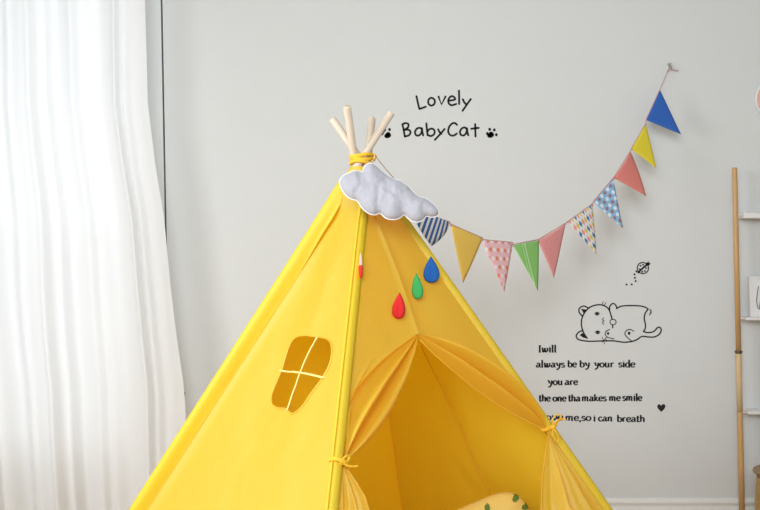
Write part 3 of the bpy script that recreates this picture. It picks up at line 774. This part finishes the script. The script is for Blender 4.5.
I.stroke([(420, 94), (445, 70), (468, 50)], 10, False); I.disc((472, 48), 11, 9); I.stroke([(474, 46), (486, 46)], 3, False); I.stroke([(470, 42), (476, 34)], 3, False)
for p_ in ((432, 58), (446, 52), (428, 76), (462, 70), (456, 86), (442, 90)): I.disc(p_, 5)
for p_ in ((410, 88), (400, 104), (402, 123), (406, 140), (385, 158), (357, 159)): I.disc(p_, 5.5)
I.done('ladybird_sticker', 'small black ladybird drawing with a trail of dots, above the cat drawing', 'wall sticker')
# verse, broad nib alphabet: x-height 1, y up
G = {
 'a': (.95, [[(.18, .82), (.45, 1), (.68, .8), (.68, .25), (.92, .02)], [(.68, .58), (.3, .5), (.12, .25), (.3, .02), (.68, .22)]]),
 'b': (.95, [[(.05, 1.55), (.2, 1.5), (.2, .05)], [(.2, .8), (.5, 1), (.8, .72), (.78, .25), (.5, 0), (.2, .12)]]),
 'c': (.8, [[(.72, .8), (.45, 1), (.15, .7), (.15, .3), (.42, 0), (.75, .18)]]),
 'd': (.95, [[(.55, 1.55), (.72, 1.5), (.72, .1), (.9, .02)], [(.72, .8), (.42, 1), (.12, .7), (.14, .22), (.42, 0), (.72, .15)]]),
 'e': (.85, [[(.14, .5), (.72, .6), (.66, .9), (.42, 1), (.14, .75), (.12, .3), (.42, 0), (.78, .2)]]),
 'h': (1., [[(.05, 1.55), (.2, 1.5), (.2, 0)], [(.2, .75), (.5, 1), (.74, .8), (.74, .1), (.9, 0)]]),
 'i': (.5, [[(.05, .95), (.24, .95), (.24, .1), (.42, .0)], [(.18, 1.38), (.3, 1.38)]]),
 'k': (.95, [[(.05, 1.55), (.2, 1.5), (.2, 0)], [(.75, .95), (.3, .5)], [(.35, .52), (.62, .2), (.9, .0)]]),
 'l': (.48, [[(.05, 1.55), (.22, 1.5), (.22, .12), (.42, .0)]]),
 'm': (1.5, [[(.05, .95), (.2, .95), (.2, 0)], [(.2, .72), (.45, 1), (.66, .85), (.66, 0)], [(.66, .72), (.95, 1), (1.16, .82), (1.16, .1), (1.38, 0)]]),
 'n': (1., [[(.05, .95), (.2, .95), (.2, 0)], [(.2, .72), (.5, 1), (.72, .82), (.72, .1), (.92, 0)]]),
 'o': (.92, [[(.46, 1), (.14, .75), (.14, .28), (.46, 0), (.78, .28), (.78, .75), (.46, 1)]]),
 'r': (.75, [[(.05, .95), (.2, .95), (.2, 0)], [(.2, .68), (.45, 1), (.68, .88)]]),
 's': (.75, [[(.64, .85), (.38, 1), (.15, .8), (.25, .58), (.58, .42), (.62, .18), (.38, 0), (.08, .15)]]),
 't': (.6, [[(.24, 1.4), (.24, .2), (.4, .0), (.58, .12)], [(.02, .95), (.52, .95)]]),
 'u': (1., [[(.05, .95), (.2, .95), (.2, .3), (.4, 0), (.72, .2)], [(.72, 1), (.72, .1), (.92, 0)]]),
 'v': (.9, [[(.05, .98), (.2, .9), (.36, .1), (.45, 0)], [(.45, 0), (.78, .55), (.66, 1)]]),
 'w': (1.35, [[(.05, .98), (.2, .9), (.3, .1), (.42, 0)], [(.42, 0), (.62, .4), (.66, .98)], [(.66, .98), (.72, .1), (.86, 0)], [(.86, 0), (1.2, .5), (1.08, 1)]]),
 'y': (.95, [[(.02, .85), (.15, 1), (.26, .75), (.32, .45), (.6, .42)], [(.78, 1.05), (.72, .5), (.6, -.1), (.3, -.5), (.12, -.35)]]),
 'I': (.55, [[(.27, 1.5), (.27, 0)], [(.05, 1.5), (.5, 1.5)], [(.05, 0), (.5, 0)]]),
 ',': (.4, [[(.2, .12), (.22, -.08), (.1, -.35)]]),
}
def verse(words, label, xh=22):
    I = Ink(530, 335, 5.067)
    for txt, x0, x1, y in words:
        tot = sum(G[c][0] for c in txt); kx = (x1-x0)/tot; x = x0
        for c in txt:
            adv, sts = G[c]
            for st in sts: I.stroke([(x+a*kx, y-b*xh) for a, b in st], 5, smooth=len(st) > 3, pen=(9.4, 4.4))
            x += adv*kx
    I.done('verse_lettering', label, 'wall lettering', 'lines of the black verse on the wall')
verse([('Iwill', 42, 135, 87)], 'first line of the black verse, reading I will')
verse([('always', 30, 177, 164), ('be', 190, 237, 163), ('by', 250, 305, 163), ('your', 325, 427, 163), ('side', 447, 533, 163)], 'second line of the black verse, reading always be by your side')
verse([('you', 90, 167, 253), ('are', 176, 243, 253)], 'third line of the black verse, reading you are')
verse([('the', 45, 104, 336), ('one', 115, 184, 336), ('tha', 194, 256, 336), ('makes', 262, 388, 335), ('me', 400, 459, 334), ('smile', 468, 568, 333)], 'fourth line of the black verse, reading the one tha makes me smile')
verse([('love', 62, 168, 431), ('me,so', 178, 310, 434), ('i', 320, 334, 437), ('can', 345, 419, 437), ('breath', 440, 584, 440)], 'last line of the black verse, reading me,so i can breath')
I = Ink(530, 335, 5.067)
I.poly([(665, 390), (650, 375), (644, 362), (649, 352), (658, 351), (665, 359), (672, 350), (682, 351), (687, 361), (680, 376)])
I.done('heart_sticker', 'small black heart sticker right of the verse', 'wall sticker')
# ---------------------------------------------------------------- ladder shelf at the right edge
PY = 3.84
shf = thing('ladder_shelf', 'slim shelf unit with round wooden poles and white shelves at the right edge', 'shelf', (P(743, 510, PY).x, PY, 0))
pa = P(734.6, 167.5, PY); pb = P(742, 510, PY); pl = lambda z: pa+(pb-pa)*((z-pa.z)/(pb.z-pa.z))
z352, z412, z218 = P(0, 352, PY).z, P(0, 412, PY).z, P(0, 218, PY).z; WID = .62
for dx in (0, WID):
    for nm, za_, zb_, m_ in (('pole_upper', pa.z, z352, M['bamboo']), ('pole_middle', z352, z412, M['bamboo2']), ('pole_lower', z412, .0, M['bamboo'])):
        bm = bmesh.new(); r = .0105 if nm != 'pole_upper' else .0095
        a, b = pl(za_)+Vector((dx, 0, 0)), pl(zb_)+Vector((dx, 0, 0)); tube(bm, [a, a.lerp(b, .01), a.lerp(b, .5), b], [r*.9, r, r*1.03, r*1.03], 14); obj(nm, bm, m_, shf)
    for zj in (z352,):
        bm = bmesh.new(); c = pl(zj)+Vector((dx, 0, 0)); lathe(bm, [(.010, -.006), (.013, -.005), (.0135, 0), (.013, .005), (.010, .006)], c, 16); obj('joint_collar', bm, M['collar'], shf)
        bm = bmesh.new(); tube(bm, [c+Vector((-.0145, 0, .002)), c+Vector((.0145, 0, .002))], .003, 8); obj('joint_bolt', bm, M['collar'], shf)
SH0 = 3.822; 
for yy, th in ((213, .020), (317.3, .012), (411.5, .012)):
    zt = P(0, yy, SH0).z; x0 = pl(zt).x+.026; bm = bmesh.new()
    box(bm, x0, pl(zt).x+WID-.012, SH0, WALL-.001, zt-th, zt); bevel(bm, .0015, 1); obj('shelf_board', bm, M['shelf'], shf, smooth=False)
    bm = bmesh.new(); tube(bm, [(x0-.026, PY, zt-.008), (x0+.010, SH0+.018, zt-.006)], .003, 8)
    tube(bm, [(x0+.004, SH0+.004, zt-.003), (x0+.016, SH0+.02, zt-.002)], .003, 8); obj('shelf_pin', bm, M['shelf'], shf)
# leaning picture frame
zsh = P(0, 317.3, SH0).z; fx = P(751.5, 300, 3.84).x; fw, fh = .17, .155
fr = thing('picture_frame', 'white picture frame leaning on the middle white shelf', 'picture frame', (fx+fw/2, 3.85, zsh))
def lean(bm, y0=3.845, k=.14):
    for v in bm.verts: v.co.y += y0+(v.co.z-zsh)*k; 
    return bm
bm = bmesh.new(); t = .010
for b_ in ((fx, fx+t, 0, fh), (fx+fw-t, fx+fw, 0, fh), (fx+t, fx+fw-t, 0, t), (fx+t, fx+fw-t, fh-t, fh)): box(bm, b_[0], b_[1], 0, .014, zsh+b_[2]+.0005, zsh+b_[3])
obj('frame', lean(bm), M['shelf'], fr, smooth=False)
bm = bmesh.new(); box(bm, fx+t, fx+fw-t, .004, .010, zsh+t, zsh+fh-t); obj('mat_board', lean(bm), M['paper'], fr, smooth=False)
bm = bmesh.new()
for s_ in ([(.030, .030), (.026, .06), (.030, .09), (.036, .118)], [(.034, .028), (.040, .06), (.046, .10), (.060, .122)], [(.06, .04), (.09, .07), (.12, .06)]):
    tube(bm, [(fx+a, .0035, zsh+b) for a, b in catmull(s_, 5)], .0035, 6, flat=.3)
obj('print_strokes', lean(bm), M['ink'], fr)
# wicker basket with lid
BC = Vector((P(755.5, 480, 3.62).x+.125, 3.60, 0)); bk = thing('wicker_basket', 'round wicker basket with a flat wooden lid on the floor at the right edge', 'basket', BC)
bm = bmesh.new(); zt_ = P(0, 478, 3.6).z-.0; rows = 34; prof = [(.0, .0), (.105, .0)]
for k in range(rows*4+1):
    z = zt_*k/(rows*4); prof.append((.112+.012*math.sin(PI*min(1, z/zt_)*.8)+.0022*abs(math.sin(PI*k/4)), z+.0005))
prof += [(.105, zt_), (.104, .006), (0, .006)]; lathe(bm, prof, BC, 40)
for v in bm.verts:
    d = v.co-BC; a = math.atan2(d.y, d.x); rr = math.hypot(d.x, d.y)
    if rr > .108: s_ = 1+.012*math.sin(a*20+ (int(v.co.z/zt_*rows) % 2)*PI); v.co.x = BC.x+d.x*s_; v.co.y = BC.y+d.y*s_
obj('basket_body', bm, M['wicker'], bk)
bm = bmesh.new(); lathe(bm, [(0, zt_+.006), (.095, zt_+.006), (.10, zt_+.012), (.132, zt_+.014), (.135, zt_+.019), (.132, zt_+.025), (.0, zt_+.027)], BC, 40); obj('lid', bm, M['lid'], bk)
bm = bmesh.new(); lathe(bm, [(.100, zt_-.004), (.112, zt_-.004), (.112, zt_+.008), (.100, zt_+.008), (.1, zt_-.004)], BC, 40); obj('lining', bm, M['pinkfelt'], bk)
# round pink wall ornament
oc = P(776.5, 99, WALL-.012); orn = thing('wall_ornament', 'round pink ornament with pale rim on the wall at the upper right edge', 'wall ornament', oc)
bm = bmesh.new(); lathe(bm, [(0, -.018), (.03, -.017), (.06, -.012), (.074, -.004), (.078, .004), (.078, .008), (0, .008)], oc, 40, 'Y'); obj('face', bm, M['pink'], orn)
bm = bmesh.new(); lathe(bm, [(.074, .0), (.079, -.001), (.0835, .004), (.082, .0115), (.074, .0115), (.074, 0)], oc, 40, 'Y'); obj('rim', bm, M['palerim'], orn)
# ---------------------------------------------------------------- light
def area(name, loc, target, size, power, col=(1, 1, 1), sy=None, spread=None):
    l = bpy.data.lights.new(name, 'AREA'); l.energy = power; l.color = col; l.size = size
    if spread: l.spread = spread
    if sy: l.shape = 'RECTANGLE'; l.size_y = sy
    o = bpy.data.objects.new(name, l); C.objects.link(o); o.location = loc
    o.rotation_euler = (Vector(target)-Vector(loc)).to_track_quat('-Z', 'Y').to_euler(); return o
area('added_key_left', (-2.65, 1.35, 1.7), (-.3, 2.45, .5), 1.2, 21, (.97, .985, 1), spread=1.75)  # unseen key lamp, added to brighten the left face of the tent
area('added_fill_front', (-.4, -.9, 2.2), (.3, 3.9, 1.85), 1.5, 46, (.91, .965, 1), spread=2.3)  # unseen fill lamp, added to lift the wall and door panel
area('daylight_through_window', (-1.7, 4.6, 1.5), (-1.5, 3.7, 1.3), 1.6, 13, (.93, .97, 1.0), 2.2)
w = bpy.data.worlds.new('sky'); bpy.context.scene.world = w; w.use_nodes = True
w.node_tree.nodes['Background'].inputs[0].default_value = (.88, .95, 1.0, 1); w.node_tree.nodes['Background'].inputs[1].default_value = .6
vs_ = bpy.context.scene.view_settings
vs_.view_transform = 'Standard'; vs_.look = 'None'; vs_.exposure = .37; vs_.gamma = 1; vs_.use_curve_mapping = False
bpy.context.scene.cycles.max_bounces = 10; bpy.context.scene.cycles.diffuse_bounces = 6
bpy.context.scene.cycles.transparent_max_bounces = 12
bpy.context.scene.cycles.use_denoising = True
